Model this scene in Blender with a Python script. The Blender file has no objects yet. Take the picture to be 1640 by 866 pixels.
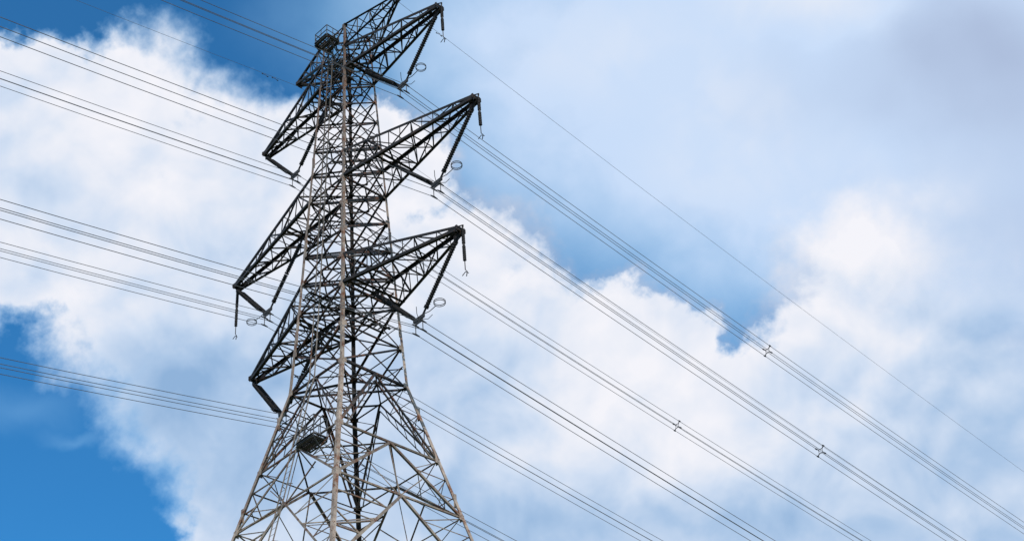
import bpy, math, random
from mathutils import Vector, Matrix
random.seed(7)
scene = bpy.context.scene
H0 = 1.6   # eye height of the photographer; tower heights below are above eye level

# ------------------------------------------------------------------ helpers
class Mesh:
    def __init__(s): s.v=[]; s.f=[]
    def angle(s, p, q, size=.1, th=None, ref=None, ref2=None):
        """steel L-angle from p to q"""
        p=Vector(p); q=Vector(q); d=(q-p)
        if d.length<1e-4: return
        d.normalize(); th=th or max(.012,size*.13)
        ref=Vector(ref) if ref is not None else Vector((0,0,1))
        e1=ref-d*ref.dot(d)
        if e1.length<1e-3: e1=Vector((1,.3,0))-d*Vector((1,.3,0)).dot(d)
        e1.normalize(); e2=d.cross(e1)
        if ref2 is not None and e2.dot(Vector(ref2))<0: e2=-e2
        c=-.28*size
        prof=[(0,0),(size,0),(size,th),(th,th),(th,size),(0,size)]
        n=len(s.v)
        for P in(p,q):
            for a,b in prof: s.v.append(P+e1*(a+c)+e2*(b+c))
        for i in range(6):
            j=(i+1)%6; s.f.append((n+i,n+j,n+6+j,n+6+i))
        s.f.append(tuple(n+i for i in range(5,-1,-1))); s.f.append(tuple(n+6+i for i in range(6)))
    def box(s, c, ex, ey, ez):
        c=Vector(c);ex=Vector(ex);ey=Vector(ey);ez=Vector(ez); n=len(s.v)
        for a in(-1,1):
            for b in(-1,1):
                for k in(-1,1): s.v.append(c+ex*a+ey*b+ez*k)
        for f in((0,1,3,2),(4,6,7,5),(0,4,5,1),(2,3,7,6),(0,2,6,4),(1,5,7,3)): s.f.append(tuple(n+i for i in f))
    def tube(s, pts, r, seg=6, closed=False):
        pts=[Vector(p) for p in pts]; N=len(pts); n=len(s.v)
        for i,p in enumerate(pts):
            if closed: t=pts[(i+1)%N]-pts[i-1]
            else: t=pts[min(i+1,N-1)]-pts[max(i-1,0)]
            t.normalize(); u=Vector((0,0,1))-t*t.z
            if u.length<1e-2: u=Vector((1,0,0))-t*t.x
            u.normalize(); w=t.cross(u)
            rr=r[i] if isinstance(r,(list,tuple)) else r
            for k in range(seg):
                a=2*math.pi*k/seg; s.v.append(p+u*math.cos(a)*rr+w*math.sin(a)*rr)
        M=N if closed else N-1
        for i in range(M):
            for k in range(seg):
                a=n+i*seg+k;b=n+i*seg+(k+1)%seg;j=(i+1)%N
                s.f.append((a,b,n+j*seg+(k+1)%seg,n+j*seg+k))
        if not closed:
            s.f.append(tuple(n+k for k in range(seg-1,-1,-1))); s.f.append(tuple(n+(N-1)*seg+k for k in range(seg)))
    def obj(s, name, mat, parent=None, origin=(0,0,0), smooth=False):
        o=Vector(origin)
        me=bpy.data.meshes.new(name); me.from_pydata([tuple(v-o) for v in s.v],[],s.f); me.update()
        if smooth: me.polygons.foreach_set("use_smooth",[True]*len(me.polygons))
        me.materials.append(mat)
        ob=bpy.data.objects.new(name,me); scene.collection.objects.link(ob)
        ob.parent=parent
        po=parent["org"] if parent is not None and "org" in parent else (0,0,0)
        ob["org"]=tuple(o); ob.location=o-Vector(po)
        return ob
def empty(name, loc):
    e=bpy.data.objects.new(name,None); scene.collection.objects.link(e); e.location=loc; e["org"]=tuple(loc); e.empty_display_size=.5
    return e

# ------------------------------------------------------------------ materials
def steel(name, colA, colB, rust=.3, rustcol=(.16,.06,.03), rough=.6, grad=None, metal=.1):
    m=bpy.data.materials.new(name); m.use_nodes=True; nt=m.node_tree; N=nt.nodes; L=nt.links
    b=N["Principled BSDF"]; b.inputs["Roughness"].default_value=rough; b.inputs["Metallic"].default_value=metal
    b.inputs["Specular IOR Level"].default_value=.3
    geo=N.new("ShaderNodeNewGeometry")
    n1=N.new("ShaderNodeTexNoise"); n1.inputs["Scale"].default_value=.9; n1.inputs["Detail"].default_value=5; n1.inputs["Roughness"].default_value=.7
    n2=N.new("ShaderNodeTexNoise"); n2.inputs["Scale"].default_value=2.3; n2.inputs["Detail"].default_value=6; n2.inputs["Roughness"].default_value=.75
    L.new(geo.outputs["Position"],n1.inputs["Vector"]); L.new(geo.outputs["Position"],n2.inputs["Vector"])
    r1=N.new("ShaderNodeMapRange"); r1.inputs[1].default_value=.38; r1.inputs[2].default_value=.62; L.new(n1.outputs[0],r1.inputs[0])
    mx=N.new("ShaderNodeMix"); mx.data_type='RGBA'; mx.inputs[6].default_value=(*colA,1); mx.inputs[7].default_value=(*colB,1); L.new(r1.outputs[0],mx.inputs[0])
    out=mx.outputs[2]
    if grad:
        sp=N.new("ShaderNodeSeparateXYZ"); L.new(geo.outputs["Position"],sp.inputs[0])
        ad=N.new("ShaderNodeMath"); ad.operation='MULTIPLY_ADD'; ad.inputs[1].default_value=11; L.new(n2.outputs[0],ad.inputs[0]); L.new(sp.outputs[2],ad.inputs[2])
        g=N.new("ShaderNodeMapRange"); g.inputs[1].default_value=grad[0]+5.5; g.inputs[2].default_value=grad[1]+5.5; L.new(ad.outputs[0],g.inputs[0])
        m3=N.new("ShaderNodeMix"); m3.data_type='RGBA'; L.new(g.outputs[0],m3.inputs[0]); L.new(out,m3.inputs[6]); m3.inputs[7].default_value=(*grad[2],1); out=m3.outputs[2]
    r2=N.new("ShaderNodeMapRange"); r2.inputs[1].default_value=.66-rust*.35; r2.inputs[2].default_value=.74-rust*.3; L.new(n2.outputs[0],r2.inputs[0])
    m2=N.new("ShaderNodeMix"); m2.data_type='RGBA'; m2.inputs[7].default_value=(*rustcol,1); L.new(r2.outputs[0],m2.inputs[0]); L.new(out,m2.inputs[6])
    L.new(m2.outputs[2],b.inputs["Base Color"])
    return m
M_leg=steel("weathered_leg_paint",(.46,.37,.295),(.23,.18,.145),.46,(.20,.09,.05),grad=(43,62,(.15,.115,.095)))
M_legdark=steel("shaded_leg_paint",(.020,.019,.019),(.04,.035,.033),.3,(.03,.02,.015))  # far leg's shade put into its base colour; plan bracing uses the same dark
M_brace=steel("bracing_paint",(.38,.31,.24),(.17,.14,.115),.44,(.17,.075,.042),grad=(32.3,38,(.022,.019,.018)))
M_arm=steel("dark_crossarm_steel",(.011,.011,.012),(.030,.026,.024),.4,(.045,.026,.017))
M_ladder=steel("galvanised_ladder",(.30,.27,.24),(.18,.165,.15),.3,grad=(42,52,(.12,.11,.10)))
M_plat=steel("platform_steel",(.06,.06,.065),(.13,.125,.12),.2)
M_ins=steel("insulator_glaze",(.012,.010,.010),(.018,.014,.013),.0,rough=.6,metal=0)
M_hard=steel("line_hardware",(.04,.04,.043),(.06,.06,.06),.1)
M_wire=steel("aluminium_conductor",(.12,.12,.13),(.17,.17,.18),.0,rough=.5)
M_conc=steel("concrete",(.32,.31,.29),(.25,.24,.22),.0,rough=.9)

# ------------------------------------------------------------------ tower geometry
Z1,Z2,Z3,ZE=58.344,49.996,42.771,61.972
A={1:7.70,2:9.9,3:8.22}; ZZ={1:Z1,2:Z2,3:Z3}; AE=4.44
HD,DD=3.02,3.356
ZW,WW,MS=38.088,1.985,.2274
def W(z):
    if z>=Z3: return 1.7389+(1.0668-1.7389)*(z-Z3)/(Z1-Z3)
    if z>=ZW: return 1.7389+(WW-1.7389)*(Z3-z)/(Z3-ZW)
    return WW+MS*(ZW-z)
def P(sx,sy,z,off=0): 
    w=W(z)+off; return Vector((sx*w,sy*w,z+H0))
GZ=-H0
pylon=empty("electricity_pylon",(0,0,0))
pylon["label"]="tall weathered steel lattice pylon carrying six conductor bundles"
pylon["category"]="pylon"

corners=[(1,-1),(1,1),(-1,1),(-1,-1)]
upper=[ZW,40.3,Z3,Z3+1.85,46.4,48.2,Z2,Z2+1.85,53.6,55.4,56.95,Z1,Z1+1.85,ZE]
lower=[ZW,33.9,30.9,26.0,20.0,12.0,GZ+.3]
for sx,sy in corners:
    m=Mesh(); rf=(-sx,0,0); rf2=(0,-sy,0)
    segs=[(GZ+.2,12.,.25),(12.,26.4,.215),(26.4,ZW,.172),(ZW,Z3,.15),(Z3,Z2,.138),(Z2,Z1,.12),(Z1,ZE+.05,.11)]
    for a,b,s in segs: m.angle(P(sx,sy,a),P(sx,sy,b),s,s*.14,rf,rf2)
    # splice plates
    for z in(24.,31.8,36.5,41.4,47.3,52.8,57.2):
        w=W(z); o=.03; m.box((sx*(w-.04),sy*(w+o),z+H0),(.085,0,0),(0,.012,0),(0,0,.32)); m.box((sx*(w+o),sy*(w-.04),z+H0),(.012,0,0),(0,.085,0),(0,0,.32))
    for z in upper+lower[1:-1]:
        g=.14 if z<50 else .10; w=W(z); o=.035
        m.box((sx*(w-.7*g),sy*(w+o),z+H0),(g,0,0),(0,.008,0),(0,0,g*.9))
        m.box((sx*(w+o),sy*(w-.7*g),z+H0),(.008,0,0),(0,g,0),(0,0,g*.9))
    z=4.
    k=0
    while z<ZE-1 and (sx,sy) in((1,-1),):
        p=P(sx,sy,z,.03); k+=1
        dx=Vector((0,-1,0)) if k%2 else Vector((1,0,0))
        m.tube([p,p+dx*.15],.011,4); z+=.42
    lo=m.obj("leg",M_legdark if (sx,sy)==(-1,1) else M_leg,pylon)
    f=Mesh(); w=W(GZ); c=Vector((sx*w,sy*w,0))
    f.box(c+Vector((0,0,.12)),(.75,0,0),(0,.75,0),(0,0,.3)); f.box(c+Vector((0,0,.55)),(.4,0,0),(0,.4,0),(0,0,.13))
    f.obj("footing",M_conc,pylon)

# face bracing
for i in range(4):
    a=corners[i]; b=corners[(i+1)%4]
    nrm=Vector(((a[0]+b[0])/2,(a[1]+b[1])/2,0)); inn=-nrm
    m=Mesh()
    def pt(t,z,off=0.):
        q=P(*a,z).lerp(P(*b,z),t); return q+inn*(.03+off)
    def mem(p,q,s,off=0.): m.angle(p+inn*off,q+inn*off,s*random.uniform(.72,1.2),None,(q-p).cross(inn),inn)
    for k in range(len(upper)-1):
        z0,z1=upper[k],upper[k+1]; s=.096-.003*k
        mem(pt(0,z0),pt(1,z1),s); mem(pt(1,z0),pt(0,z1),s,.06)
        mem(pt(0,z1),pt(1,z1),s*(1.15 if z1 in(Z1,Z2,Z3) or abs(z1-Z3-1.85)<.1 else .7),.03)
        if z1-z0>1.5:
            zm=(z0+z1)/2; r=.042
            if (k+i)%3: mem(pt(.0,zm),pt(.5,zm),r,.1); mem(pt(.5,zm),pt(1,zm),r,.1)
            if k%2==0:
                mem(pt(.27,z0+(z1-z0)*.27),pt(0,zm),r,.12); mem(pt(.73,z0+(z1-z0)*.27),pt(1,zm),r,.12)
    mem(pt(0,ZW),pt(1,ZW),.12)
    for k in range(len(lower)-1):
        z0,z1=lower[k],lower[k+1]; h=z0-z1; n=[5,3,5,5,6,7][k]
        s=.105+.008*k; r=.046+.006*k
        mem(pt(0,z0),pt(1,z0),.08)
        for side in(0,1):
            leg=lambda t,side=side,z0=z0,h=h: pt(side,z0-h*t)
            top=pt(.5,z0); bot=pt(side,z1)
            mem(top,bot,s)
            if k==0:
                t2=top+Vector((0,0,-.38)); b2=bot.lerp(pt(.5,z1),.14)
                mem(t2,b2,s*.6)
                for j in range(1,6): mem(top.lerp(bot,(j-.4)/6),t2.lerp(b2,(j+.3)/6),.034,.04)
            dg=lambda t: top.lerp(bot,t)
            for j in range(1,n):
                mem(leg(j/n),dg(j/n),r,.05)
                if j%2: mem(leg((j-1)/n),dg(j/n),r*.85,.08)
                elif j+1<n: mem(leg((j+1)/n),dg(j/n),r*.85,.08)
                else: mem(leg((j-1)/n),dg(j/n),r*.85,.08)
        if k==1: 
            mem(pt(.5,z0),pt(.5,z1),r,.06)
            mem(pt(.5,z1),pt(.25,(z0+z1)/2),r*.9,.07); mem(pt(.5,z1),pt(.75,(z0+z1)/2),r*.9,.07)
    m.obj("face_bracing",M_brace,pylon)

# hip bracing across each corner of the flared body
for ci in range(4):
    c0=corners[ci]; cp=corners[ci-1]; cn=corners[(ci+1)%4]
    for k in range(3):
        m=Mesh(); z0,z1=lower[k],lower[k+1]
        ta=(P(*c0,z0)+P(*cp,z0))/2; tb=(P(*c0,z0)+P(*cn,z0))/2; bo=P(*c0,z1)
        ch=[tb.lerp(bo,.38),ta.lerp(bo,.38),tb.lerp(bo,.74),ta.lerp(bo,.74)]
        for p,q in zip(ch,ch[1:]): m.angle(p,q,.04)
        m.obj("hip_bracing",M_brace,pylon,ch[0])

for z in [33.9,26.0,12.0,ZW,Z3,Z3+1.85,46.4,Z2,Z2+1.85,53.6,Z1,Z1+1.85,ZE]:
    m=Mesh(); s=.07; c=[P(x,y,z)+Vector((0,0,-.05)) for x,y in corners]
    mid=[(c[i]+c[(i+1)%4])/2 for i in range(4)]
    for i in range(4): m.angle(mid[i],mid[(i+1)%4],s)
    if z>=ZW:
        m.angle(c[0],c[2],s*1.15); m.angle(c[1]+Vector((0,0,-.1)),c[3]+Vector((0,0,-.1)),s*1.15)
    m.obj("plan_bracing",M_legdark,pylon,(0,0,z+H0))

# ------------------------------------------------------------------ cross arms
def lathe_string(m,p,q,r=.13,pitch=.12,seg=10):
    p=Vector(p);q=Vector(q);d=(q-p);Ln=d.length;d.normalize()
    pts=[];rad=[]; n=max(1,int(Ln/pitch)); pitch=Ln/n
    for i in range(n):
        s=i*pitch
        for a,rr in((0,r*.74),(.2,r*.76),(.4,r),(.58,r*.97),(.68,r*.74)):
            pts.append(p+d*(s+a*pitch)); rad.append(rr)
    pts.append(p+d*Ln);rad.append(.04)
    m.tube(pts,rad,seg)

def arm(side,lv):
    red={1:.22,2:.08,3:.38}[lv] if side<0 else 0.
    a=A[lv]-red; z=ZZ[lv]+H0; zt=ZZ[lv]+1.85; w0=W(ZZ[lv]); w1=W(zt); zt+=H0
    m=Mesh(); tw=.2
    B=[Vector((side*w0,sy*w0,z)) for sy in(-1,1)]; T=[Vector((side*w1,sy*w1,zt)) for sy in(-1,1)]
    E=[Vector((side*a,sy*tw,z-.06)) for sy in(-1,1)]; F=[Vector((side*a,sy*tw,z+.12)) for sy in(-1,1)]
    cs=.16
    for k,sy in enumerate((-1,1)):
        m.angle(B[k],E[k],cs,None,(0,0,1),(0,-sy,0)); m.angle(T[k],F[k],cs*.95,None,(0,0,-1),(0,-sy,0))
    n={1:5,2:6,3:5}[lv]
    ts=[1-(1-i/n)**1.12 for i in range(n+1)]
    for i in range(n):
        t0,t1=ts[i],ts[i+1]; s=.078-.003*i
        bq=[[B[k].lerp(E[k],t) for t in(t0,t1)] for k in(0,1)]; tq=[[T[k].lerp(F[k],t) for t in(t0,t1)] for k in(0,1)]
        for k in(0,1):
            if i>0: m.angle(bq[k][0],tq[k][0],s*.8,None,(1,0,0))
            m.angle(bq[k][0] if i%2==0 else tq[k][0], tq[k][1] if i%2==0 else bq[k][1], s)
            if i<n-2:
                mm=(bq[k][0]+tq[k][1])/2 if i%2==0 else (tq[k][0]+bq[k][1])/2
                m.angle(mm,(bq[k][0]+bq[k][1])/2,s*.6); m.angle(mm,(tq[k][0]+tq[k][1])/2,s*.6)
        m.angle(bq[0][1],bq[1][1],s*.9); m.angle(tq[0][1],tq[1][1],s*.8)
        m.angle(bq[i%2][0]+Vector((0,0,.03)),bq[1-i%2][1]+Vector((0,0,.03)),s)
        if i<3: m.angle(bq[1-i%2][0]+Vector((0,0,.08)),bq[i%2][1]+Vector((0,0,.08)),s*.85)
        m.angle(tq[1-i%2][0],tq[i%2][1],s*.9)
    xi=A[lv]-2*HD; t=(xi-w0)/(a-w0); b0=B[0].lerp(E[0],t); b1=B[1].lerp(E[1],t)
    for dx in(-.16,.16): m.angle(b0+Vector((dx,0,-.03)),b1+Vector((dx,0,-.03)),.15)
    m.box(((b0+b1)/2)+Vector((0,0,-.14)),(.2,0,0),(0,.03,0),(0,0,.12))
    for k,sy in enumerate((-1,1)): m.box((side*(a-.25),sy*(tw+.03),z+.02),(.38,0,0),(0,.012,0),(0,0,.17))
    m.box((side*(a+.1),0,z+.02),(.03,0,0),(0,.3,0),(0,0,.12))
    m.box((side*(a),0,z-.14),(.16,0,0),(0,.03,0),(0,0,.12))
    if side>0:
        m.angle((side*(a+.05),-.2,z+.1),(side*(a+.3),0.0,z+.16),.07); m.angle((side*(a+.05),.2,z+.1),(side*(a+.3),0,z+.16),.07)
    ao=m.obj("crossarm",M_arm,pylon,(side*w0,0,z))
    yk=Vector((side*(A[lv]-HD),0,z-DD))
    for xa,sgn in((a,1),(xi,-1)):
        s=Mesh(); p=Vector((side*xa,0,z-.2)); q=yk+Vector((side*sgn*.28,0,.08)); d=(q-p)
        L=d.length; d.normalize()
        s.tube([p,p+d*.35],.045); s.box(p+d*.38,d*.09,Vector((0,1,0))*.06,d.cross(Vector((0,1,0)))*.06)
        mid=L*.5
        dbl=(side*sgn<0)
        for oy in ((-.17,.17) if dbl else (0,)):
            o=Vector((0,oy,0)); R=.11 if dbl else .128
            lathe_string(s,p+d*.45+o,p+d*(mid-.06)+o,R); lathe_string(s,p+d*(mid+.08)+o,p+d*(L-.4)+o,R)
        for c in(.42,mid,L-.38): s.box(p+d*c,d*.06,Vector((0,1,0))*(.24 if dbl else .09),d.cross(Vector((0,1,0)))*.08)
        s.tube([p+d*(L-.4),q],.05)
        s.obj("insulator_string",M_ins,ao,p)
    y=Mesh()
    for yy in(-.025,.025): y.box(yk+Vector((0,yy,.02)),(.38,0,0),(0,.012,0),(0,0,.1))
    y.box(yk+Vector((0,0,-.12)),(.26,0,0),(0,.02,0),(0,0,.12))
    for ox in(-.25,.25):
        for oz in(-.25,.25):
            c=yk+Vector((ox,0,-.5+oz)); y.tube([c+Vector((0,-.22,-.02)),c,c+Vector((0,.22,-.02))],[.03,.05,.03],6)
        y.tube([yk+Vector((ox,0,-.1)),yk+Vector((ox,0,-.75))],.022)
    for sy in(-1,1):
        y.tube([yk+Vector((0,sy*.03,0)),yk+Vector((side*.25,sy*.35,.02)),yk+Vector((side*.4,sy*.5,.25))],.016,5)
    y.obj("yoke_plate",M_hard,ao,yk)
    pilot=(side==1) or lv==2
    if pilot:
        g=Mesh(); c=yk+Vector((side*1.45,0,.08)); R=.27
        for dz in(0,.09): g.tube([c+Vector((R*math.cos(t*math.pi/10),R*math.sin(t*math.pi/10),dz)) for t in range(20)],.019,5,True)
        g.tube([yk+Vector((side*.3,0,.1)),yk+Vector((side*.75,0,.02)),c+Vector((-side*R,0,0))],.02,5)
        for t in(0,7,14): g.tube([c+Vector((R*math.cos(t*.314),R*math.sin(t*.314),0)),c+Vector((R*math.cos(t*.314),R*math.sin(t*.314),.09))],.012,4)
        g.obj("grading_ring",M_hard,ao,c)
        h=Mesh(); p=Vector((side*(a+.25),0,z+.12)) if side>0 else Vector((side*(a+.02),0,z-.05))
        ex=0. if side>0 else .3
        h.tube([p,p+Vector((0,0,-.22))],.035)
        lathe_string(h,p+Vector((0,0,-.22)),p+Vector((0,0,-1.05-ex)),.09,.1); h.tube([p+Vector((0,0,-1.05-ex)),p+Vector((0,0,-1.17-ex))],.065)
        lathe_string(h,p+Vector((0,0,-1.17-ex)),p+Vector((0,0,-2.05-2*ex)),.09,.1)
        e=p+Vector((0,0,-2.05-2*ex)); h.tube([e,e+Vector((0,0,-.5)),e+Vector((.12,0,-.68)),e+Vector((0,.05,-.85))],.024,5)
        h.tube([e+Vector((-.22,0,-.72)),e+Vector((0,0,-.62)),e+Vector((.2,.0,-.8))],.02,5)
        h.obj("hanging_insulator",M_ins,ao,p)
    return yk
YK={}
for side in(1,-1):
    for lv in(1,2,3): YK[(side,lv)]=arm(side,lv)

for side in(1,-1):
    m=Mesh(); zt=ZE; zb=Z1+1.85
    w1=W(zt);w0=W(zb); tip=[Vector((side*AE,sy*.14,zt+H0+.0)) for sy in(-1,1)]
    T=[Vector((side*w1,sy*w1,zt+H0)) for sy in(-1,1)];B=[Vector((side*w0,sy*w0,zb+H0)) for sy in(-1,1)]
    tb=[t-Vector((0,0,.15)) for t in tip]
    for k in(0,1):
        m.angle(T[k],tip[k],.12); m.angle(B[k],tb[k],.12)
    n=4
    for i in range(n):
        t0,t1=i/n,(i+1)/n
        for k in(0,1):
            m.angle(B[k].lerp(tb[k],t0),T[k].lerp(tip[k],t1),.065); m.angle(B[k].lerp(tb[k],t1),T[k].lerp(tip[k],t1),.055)
        m.angle(T[0].lerp(tip[0],t1),T[1].lerp(tip[1],t1),.055); m.angle(B[0].lerp(tb[0],t1),B[1].lerp(tb[1],t1),.055)
        m.angle(T[i%2].lerp(tip[i%2],t0),T[1-i%2].lerp(tip[1-i%2],t1),.055); m.angle(B[i%2].lerp(tb[i%2],t0),B[1-i%2].lerp(tb[1-i%2],t1),.055)
    m.box((side*(AE+.03),0,zt+H0-.1),(.12,0,0),(0,.2,0),(0,0,.12))
    m.box((side*AE,0,zt+H0-.28),(.03,0,0),(0,.14,0),(0,0,.1))
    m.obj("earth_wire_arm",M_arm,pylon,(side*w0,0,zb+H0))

# ------------------------------------------------------------------ platforms, walkway, ladder
def platform(c,lx,ly,rail=1.05,step=.11,hw=.028):
    m=Mesh(); c=Vector(c)
    for k in range(int(ly/step)+1):
        yy=-ly/2+k*step; m.box(c+Vector((0,yy,0)),(lx/2,0,0),(0,hw,0),(0,0,.02))
    for k in range(int(lx/.2)+1): m.box(c+Vector((-lx/2+k*.2,0,-.04)),(.012,0,0),(0,ly/2,0),(0,0,.015))
    for sx in(-1,1): m.angle(c+Vector((sx*lx/2,-ly/2,-.06)),c+Vector((sx*lx/2,ly/2,-.06)),.11)
    for sy in(-1,0,1): m.angle(c+Vector((-lx/2,sy*ly/2,-.1)),c+Vector((lx/2,sy*ly/2,-.1)),.10)
    cs=[Vector((sx*lx/2,sy*ly/2,0)) for sx,sy in((-1,-1),(1,-1),(1,1),(-1,1))]
    for i in range(4):
        m.angle(c+cs[i],c+cs[i]+Vector((0,0,rail)),.05)
        for h in(rail,rail*.52,.09): m.angle(c+cs[i]+Vector((0,0,h)),c+cs[(i+1)%4]+Vector((0,0,h)),.045 if h>.1 else .11)
        mm=(cs[i]+cs[(i+1)%4])/2; m.angle(c+mm,c+mm+Vector((0,0,rail)),.04)
    for sx in(-1,1): m.angle(c+Vector((sx*lx/2,-ly/2,-.1)),c+Vector((sx*lx/2*.8,ly/2+.1,-.9)),.07)
    return m.obj("work_platform",M_plat,pylon,c)
platform((.15,-1.58,60.6+H0),1.05,.85,.8)
platform((.15,-.55,59.15+H0),1.1,.9,.9)
platform((1.25,-W(33.4)-.05,33.55+H0),1.2,.75,1.05,.09,.026)
m=Mesh()
for sx in(-.24,.24): m.angle((sx,-2.5,Z3+H0-.12),(sx,2.5,Z3+H0-.12),.13)
for k in range(18): m.box((0,-2.45+k*.288,Z3+H0+.0),(.26,0,0),(0,.04,0),(0,0,.015))
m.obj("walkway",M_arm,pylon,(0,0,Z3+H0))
m=Mesh()
def lp(z,sx): return Vector((sx*.19-.1,-W(z)-.12,z+H0))
zs=[GZ+2.5,ZW,Z3,60.7]
for a,b in zip(zs,zs[1:]):
    for sx in(-1,1): m.angle(lp(a,sx),lp(b,sx),.045,.012)
z=zs[0]
while z<60.6: m.tube([lp(z,-1),lp(z,1)],.011,4); z+=.33
z=zs[0]+1
while z<60: 
    m.angle(lp(z,-1),lp(z,-1)+Vector((-.1,.2,0)),.04); m.angle(lp(z,1),lp(z,1)+Vector((.1,.2,0)),.04); z+=3
m.obj("ladder",M_ladder,pylon,(0,-W(GZ),2))

# ------------------------------------------------------------------ conductors
SR,SL,LR,LL=.1447,.1859,403.,351.
def drop(y,sr=SR,sl=SL): 
    return -(sr*y-sr/LR*y*y) if y>=0 else -(sl*-y-sl/LL*y*y)
ys=[-330+ i*6 for i in range(120) if -330+i*6<=390]
ys=sorted(set(ys+[-3,-1,0,1,3]))
LAB={1:"quad conductor bundle hanging from the top crossarm of the pylon",2:"quad conductor bundle hanging from the longest middle crossarm of the pylon",3:"quad conductor bundle hanging from the lowest crossarm of the pylon"}
for (side,lv),yk in YK.items():
    c=yk+Vector((0,0,-.5)); e=empty("conductor_bundle",c)
    e["label"]=LAB[lv]; e["category"]="power line"; e["group"]="overhead power lines strung across the pylon"
    sl_=SL*{(1,1):1.09,(-1,3):1.03}.get((side,lv),1.); sr_=SR*(1.04 if (side,lv)==(1,3) else 1.)
    for ox in(-.25,.25):
        for oz in(-.25,.25):
            m=Mesh(); jj=random.uniform(-.004,.004)
            m.tube([c+Vector((ox,y,oz+drop(y,sr_,sl_)*(1+jj))) for y in ys],.0158,5); m.obj("conductor",M_wire,e,c)
    first={(1,1):30.1,(1,2):30.0,(-1,1):32.1}.get((side,lv),34.5)
    for y0 in(-230,-170,-110,-52,first,88,150,210,270,330):
        s=Mesh(); p=c+Vector((0,y0,drop(y0,sr_,sl_)))
        q=[Vector((a*.13,0,b*.13)) for a,b in((-1,-1),(-1,1),(1,1),(1,-1))]
        s.tube([p+v for v in q],.028,5,True)
        for v in q:
            w=Vector((math.copysign(.255,v.x),0,math.copysign(.255,v.z)))
            s.tube([p+v,p+w],[.028,.032],5); s.tube([p+w+Vector((0,-.08,0)),p+w+Vector((0,.08,0))],.045,6)
        s.obj("bundle_spacer",M_hard,e,p)
for side in(1,-1):
    c=Vector((side*AE,0,ZE+H0-.35)); e=empty("earth_wire",c)
    e["label"]="single thin earth wire along the very top of the pylon"; e["category"]="power line"; e["group"]="earth wires at the top of the pylon"
    m=Mesh(); m.tube([c+Vector((0,y,drop(y,.157,.20))) for y in ys],.009,5); m.obj("conductor",M_wire,e,c)
    for y0 in(-2.5,-1.8,2.2,3.1):
        s=Mesh(); p=c+Vector((0,y0,drop(y0,.157,.20)))
        s.tube([p,p+Vector((0,0,-.09))],.02,5); s.tube([p+Vector((0,-.2,-.1)),p+Vector((0,.2,-.1))],.01,5)
        for sg in(-1,1): s.tube([p+Vector((0,sg*.12,-.11)),p+Vector((0,sg*.22,-.11))],[.022,.034],6)
        s.obj("vibration_damper",M_hard,e,p)

# ------------------------------------------------------------------ ground
gm=bpy.data.materials.new("grass_ground"); gm.use_nodes=True; nt=gm.node_tree; b=nt.nodes["Principled BSDF"]; b.inputs["Roughness"].default_value=.95
tn=nt.nodes.new("ShaderNodeTexNoise"); tn.inputs["Scale"].default_value=.15; tn.inputs["Detail"].default_value=6
tc=nt.nodes.new("ShaderNodeNewGeometry"); nt.links.new(tc.outputs["Position"],tn.inputs["Vector"])
cr=nt.nodes.new("ShaderNodeValToRGB"); cr.color_ramp.elements[0].position=.35; cr.color_ramp.elements[0].color=(.03,.05,.015,1); cr.color_ramp.elements[1].position=.7; cr.color_ramp.elements[1].color=(.08,.09,.04,1)
nt.links.new(tn.outputs[0],cr.inputs[0]); nt.links.new(cr.outputs[0],b.inputs["Base Color"])
m=Mesh(); n=40; S=6000
def hgt(x,y): 
    r=math.hypot(x,y); return 0 if r<90 else (r-90)*.004*math.sin(x*.0021+1)*math.cos(y*.0017)
for i in range(n+1):
    for j in range(n+1):
        u=(i/n*2-1);v=(j/n*2-1); x=S*u*abs(u);y=S*v*abs(v); m.v.append(Vector((x,y,hgt(x,y)-.02)))
for i in range(n):
    for j in range(n):
        a=i*(n+1)+j; m.f.append((a,a+n+1,a+n+2,a+1))
g=m.obj("ground",gm,None,smooth=True); g["kind"]="structure"

# ------------------------------------------------------------------ camera
yaw,pit,rol=-.7509,.6456,-.0886
Fv=Vector((math.sin(yaw)*math.cos(pit),math.cos(yaw)*math.cos(pit),math.sin(pit)))
R0=Vector((math.cos(yaw),-math.sin(yaw),0)); U0=R0.cross(Fv)
Rv=R0*math.cos(rol)+U0*math.sin(rol); Uv=-R0*math.sin(rol)+U0*math.cos(rol)
cd=bpy.data.cameras.new("camera"); cam=bpy.data.objects.new("camera",cd); scene.collection.objects.link(cam)
cd.sensor_width=36; cd.lens=2341/1640*36; cd.clip_end=20000; cd.clip_start=.1
M=Matrix((( Rv.x,Uv.x,-Fv.x,46.3059),(Rv.y,Uv.y,-Fv.y,-37.4359),(Rv.z,Uv.z,-Fv.z,H0),(0,0,0,1)))
cam.matrix_world=M; scene.camera=cam

# ------------------------------------------------------------------ sun
SUN=Vector((.72,-.38,.85)).normalized()
sl=bpy.data.lights.new("sun",'SUN'); sl.energy=3.4; sl.angle=math.radians(.5); sl.color=(1,.91,.79)
so=bpy.data.objects.new("sun",sl); scene.collection.objects.link(so); so.rotation_euler=SUN.to_track_quat('Z','Y').to_euler(); so.location=(0,0,120)
elev=math.asin(SUN.z); az=math.atan2(SUN.x,SUN.y)

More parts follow.
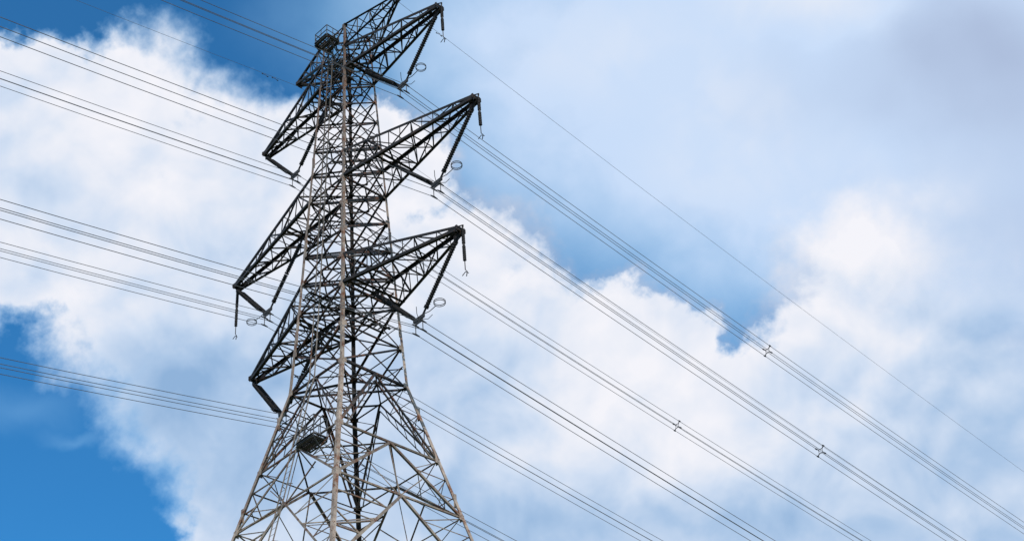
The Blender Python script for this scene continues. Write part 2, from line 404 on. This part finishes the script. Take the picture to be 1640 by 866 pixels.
# ------------------------------------------------------------------ sky with clouds (direction space)
world=bpy.data.worlds.new("World"); scene.world=world; world.use_nodes=True
try:
    world.cycles.sampling_method='MANUAL'; world.cycles.sample_map_resolution=256
except Exception: pass
nt=world.node_tree; N=nt.nodes; L=nt.links; N.clear()
def node(t,**k):
    n=N.new(t)
    for a,v in k.items(): setattr(n,a,v)
    return n
def setin(n,i,v):
    if isinstance(v,bpy.types.NodeSocket): L.new(v,n.inputs[i])
    else: n.inputs[i].default_value=v
def math_(op,a,b=None,c=None,clamp=False):
    n=node("ShaderNodeMath",operation=op,use_clamp=clamp); setin(n,0,a)
    if b is not None:setin(n,1,b)
    if c is not None:setin(n,2,c)
    return n.outputs[0]
def vmath(op,a,b=None,s=None):
    n=node("ShaderNodeVectorMath",operation=op); setin(n,0,a)
    if b is not None:setin(n,1,b)
    if s is not None:n.inputs[3].default_value=s
    return n.outputs["Value"] if op in("LENGTH","DOT_PRODUCT","DISTANCE") else n.outputs["Vector"]
def mrange(x,a,b,c=0.,d=1.,smooth=True):
    n=node("ShaderNodeMapRange",interpolation_type='SMOOTHSTEP' if smooth else 'LINEAR'); setin(n,0,x)
    for i,v in((1,a),(2,b),(3,c),(4,d)): n.inputs[i].default_value=v
    return n.outputs[0]
def mixc(f,a,b):
    n=node("ShaderNodeMix",data_type='RGBA'); setin(n,0,f)
    for i,v in((6,a),(7,b)):
        if isinstance(v,tuple): n.inputs[i].default_value=(*v,1)
        else: L.new(v,n.inputs[i])
    return n.outputs[2]
tc=node("ShaderNodeTexCoord"); D=tc.outputs["Generated"]
c_=vmath('DOT_PRODUCT',D,tuple(Fv)); cc=math_('MAXIMUM',c_,.12)
u=math_('DIVIDE',vmath('DOT_PRODUCT',D,tuple(Rv)),cc); v=math_('DIVIDE',vmath('DOT_PRODUCT',D,tuple(Uv)),cc)
cmb=node("ShaderNodeCombineXYZ"); L.new(u,cmb.inputs[0]); L.new(v,cmb.inputs[1])
uv=vmath('MULTIPLY_ADD',cmb.outputs[0],(2341.,-2341.,0.)); 
n=uv.node; n.inputs[2].default_value=(820,433,0)
def noise(vec,scale,detail=6,rough=.55,dist=0.,off=(0,0,0)):
    if off!=(0,0,0): vec=vmath('ADD',vec,off)
    n=node("ShaderNodeTexNoise"); n.inputs["Scale"].default_value=scale; n.inputs["Detail"].default_value=detail; n.inputs["Roughness"].default_value=rough; n.inputs["Distortion"].default_value=dist
    L.new(vec,n.inputs["Vector"]); return n
w1=noise(D,9,2,.5); wv=vmath('SUBTRACT',w1.outputs["Color"],(.5,.5,.5)); wv=vmath('MULTIPLY',wv,(70,70,0))
w2=noise(D,34,4,.52); wv2=vmath('MULTIPLY',vmath('SUBTRACT',w2.outputs["Color"],(.5,.5,.5)),(90,90,0))
uvw=vmath('ADD',uv,vmath('ADD',wv,wv2))
uvs=vmath('ADD',uv,vmath('ADD',vmath('SCALE',wv,s=1.5),vmath('SCALE',wv2,s=.7)))
def ell(src,x,y,rx,ry):
    return vmath('LENGTH',vmath('MULTIPLY',vmath('SUBTRACT',src,(x,y,0.)),(1/rx,1/ry,0.)))
def sdf(src,lst):
    acc=None
    for x,y,rx,ry in lst:
        f=math_('MULTIPLY_ADD',ell(src,x,y,rx,ry),-float(min(rx,ry)),float(min(rx,ry)))
        acc=f if acc is None else math_('SMOOTH_MAX',acc,f,8.)
    return acc
def blobs(src,lst,base=0.):
    acc=base
    for x,y,rx,ry,a in lst:
        f=mrange(ell(src,x,y,rx,ry),0.,1.,a,0.)
        acc=math_('ADD',acc,f)
    return acc
cum=sdf(uvw,[(60,240,210,180),(215,195,120,125),(262,112,44,50),(140,120,50,45),(370,270,130,125),(470,270,110,112),(565,245,110,92),(650,275,85,95),
 (340,450,290,200),(60,385,140,130),(510,780,215,210),(320,620,138,130),
 (700,425,182,105),(700,650,350,260),(1000,562,100,110),(930,545,90,85),(1080,587,100,102),(1050,770,340,240),(1245,605,52,78),(1300,712,250,178),
 (1385,435,125,106),(1490,660,280,190),(1355,560,140,108),(1500,800,400,200)])
fine=noise(D,70,6,.57)
cumf=math_('ADD',cum,math_('MULTIPLY_ADD',fine.outputs[0],72.,-36.))
wis=mrange(noise(D,7,1,.5).outputs[0],.4,.62,20.,46.)
wis=math_('ADD',wis,blobs(uv,[(1680,430,320,420,110.),(760,300,180,120,14.),(160,650,160,200,14.)],0.))
cov=math_('DIVIDE',cumf,wis); cov=mrange(math_('ADD',cov,.2),-1.,1.15)
veil=blobs(uvs,[(1050,-20,640,500,.98),(1420,130,600,520,.98),(1680,300,560,650,.9),(780,140,330,280,.5),(1000,340,460,300,.55),(1130,470,260,200,.26),(570,20,240,140,.24),(40,640,150,60,.16),(120,565,80,45,.26),(1500,500,400,300,.5),(120,695,90,22,.16)],.02)
vn=noise(D,14,5,.5,.3); vf=mrange(vn.outputs[0],.3,.7,.82,1.1,False); veil=math_('MULTIPLY',veil,vf,clamp=True)
veil=mrange(veil,0.,1.,0.,.97,False)
far=mrange(vmath('LENGTH',vmath('SUBTRACT',uv,(820.,433.,0.))),1150.,2200.)
gen=math_('MULTIPLY',mrange(vn.outputs[0],.42,.58),far)
cov=math_('MAXIMUM',cov,gen)
dark=blobs(uvs,[(340,740,300,270,.66),(430,570,260,170,.36),(100,345,220,90,.32),(240,600,190,150,.38),(720,585,220,180,.34),(640,780,300,230,.46),(1010,860,500,170,.48),(1500,800,480,280,.48),(1640,520,360,320,.46),(1300,600,150,100,.14),(560,400,180,120,.22),(880,500,80,50,.12),(330,390,150,70,.2),(230,260,90,40,.12)],.0)
brt=blobs(uvs,[(150,190,240,120,.08),(960,620,280,130,.14),(1385,395,150,105,.42),(1230,700,240,90,.12),(640,230,120,90,.1)],0.)
ra=noise(D,19,4,.48,.3); rb=noise(D,19,4,.48,.3,off=tuple(Uv*.013-Rv*.005))
rel=math_('SUBTRACT',ra.outputs[0],rb.outputs[0])
big=noise(D,9,2,.5)
edge=mrange(cumf,0.,80.,.12,0.)
br=math_('SUBTRACT',.80,dark); br=math_('ADD',br,brt)
br=math_('ADD',br,math_('MULTIPLY',rel,.95))
br=math_('ADD',br,math_('MULTIPLY_ADD',fine.outputs[0],.10,-.05))
br=math_('ADD',br,math_('MULTIPLY_ADD',big.outputs[0],.55,-.275)); br=math_('ADD',br,edge,clamp=True)
ramp=node("ShaderNodeValToRGB"); L.new(br,ramp.inputs[0]); e=ramp.color_ramp.elements
e[0].position=0.; e[0].color=(.28,.45,.70,1); e[1].position=1.; e[1].color=(.91,.91,.965,1)
for p_,c in((.3,(.42,.575,.80,1)),(.6,(.64,.74,.90,1)),(.82,(.81,.845,.935,1))):
    q=e.new(p_); q.color=c
gry=blobs(uvs,[(1580,90,300,220,.85),(1320,150,240,120,.2),(1680,360,330,280,.42),(1460,290,260,160,.08)],0.0)
gry=math_('MULTIPLY',gry,mrange(big.outputs[0],.3,.7,.65,1.1,False))
gry=math_('SUBTRACT',gry,blobs(uvs,[(1300,0,180,85,.6)],0.),clamp=True)
# thin haze scatters bluer than thick haze
haze=mixc(mrange(veil,.25,.95,0.,1.,False),(.40,.74,1.08),(.60,.745,.97))
vcol=mixc(gry,haze,(.38,.46,.65))
wht=blobs(uvs,[(1290,0,200,90,.8),(1000,90,320,140,.42),(1180,220,260,160,.5),(1450,300,200,90,.3)],0.)
vcol=mixc(math_('MULTIPLY',wht,mrange(ra.outputs[0],.35,.65,.3,1.1),clamp=True),vcol,(.80,.85,.95))
sky=node("ShaderNodeTexSky",sky_type='NISHITA'); sky.sun_disc=False; sky.sun_elevation=elev; sky.sun_rotation=az; sky.air_density=1.; sky.dust_density=.3; sky.ozone_density=3.
tint=node("ShaderNodeMix",data_type='RGBA',blend_type='MULTIPLY'); tint.inputs[0].default_value=1; L.new(sky.outputs[0],tint.inputs[6]); tint.inputs[7].default_value=(.25,1.0,1.4,1)
bgs=node("ShaderNodeBackground"); L.new(tint.outputs[2],bgs.inputs[0]); bgs.inputs[1].default_value=.12
ccol=mixc(cov,vcol,ramp.outputs[0])
bgc=node("ShaderNodeBackground"); L.new(ccol,bgc.inputs[0]); bgc.inputs[1].default_value=1.
alpha=math_('MAXIMUM',veil,cov)
mx=node("ShaderNodeMixShader"); L.new(alpha,mx.inputs[0]); L.new(bgs.outputs[0],mx.inputs[1]); L.new(bgc.outputs[0],mx.inputs[2])
out=node("ShaderNodeOutputWorld"); L.new(mx.outputs[0],out.inputs[0])
scene.view_settings.view_transform='Standard'; scene.view_settings.look='None'; scene.view_settings.exposure=0
for o in bpy.data.objects:
    if "org" in o: del o["org"]
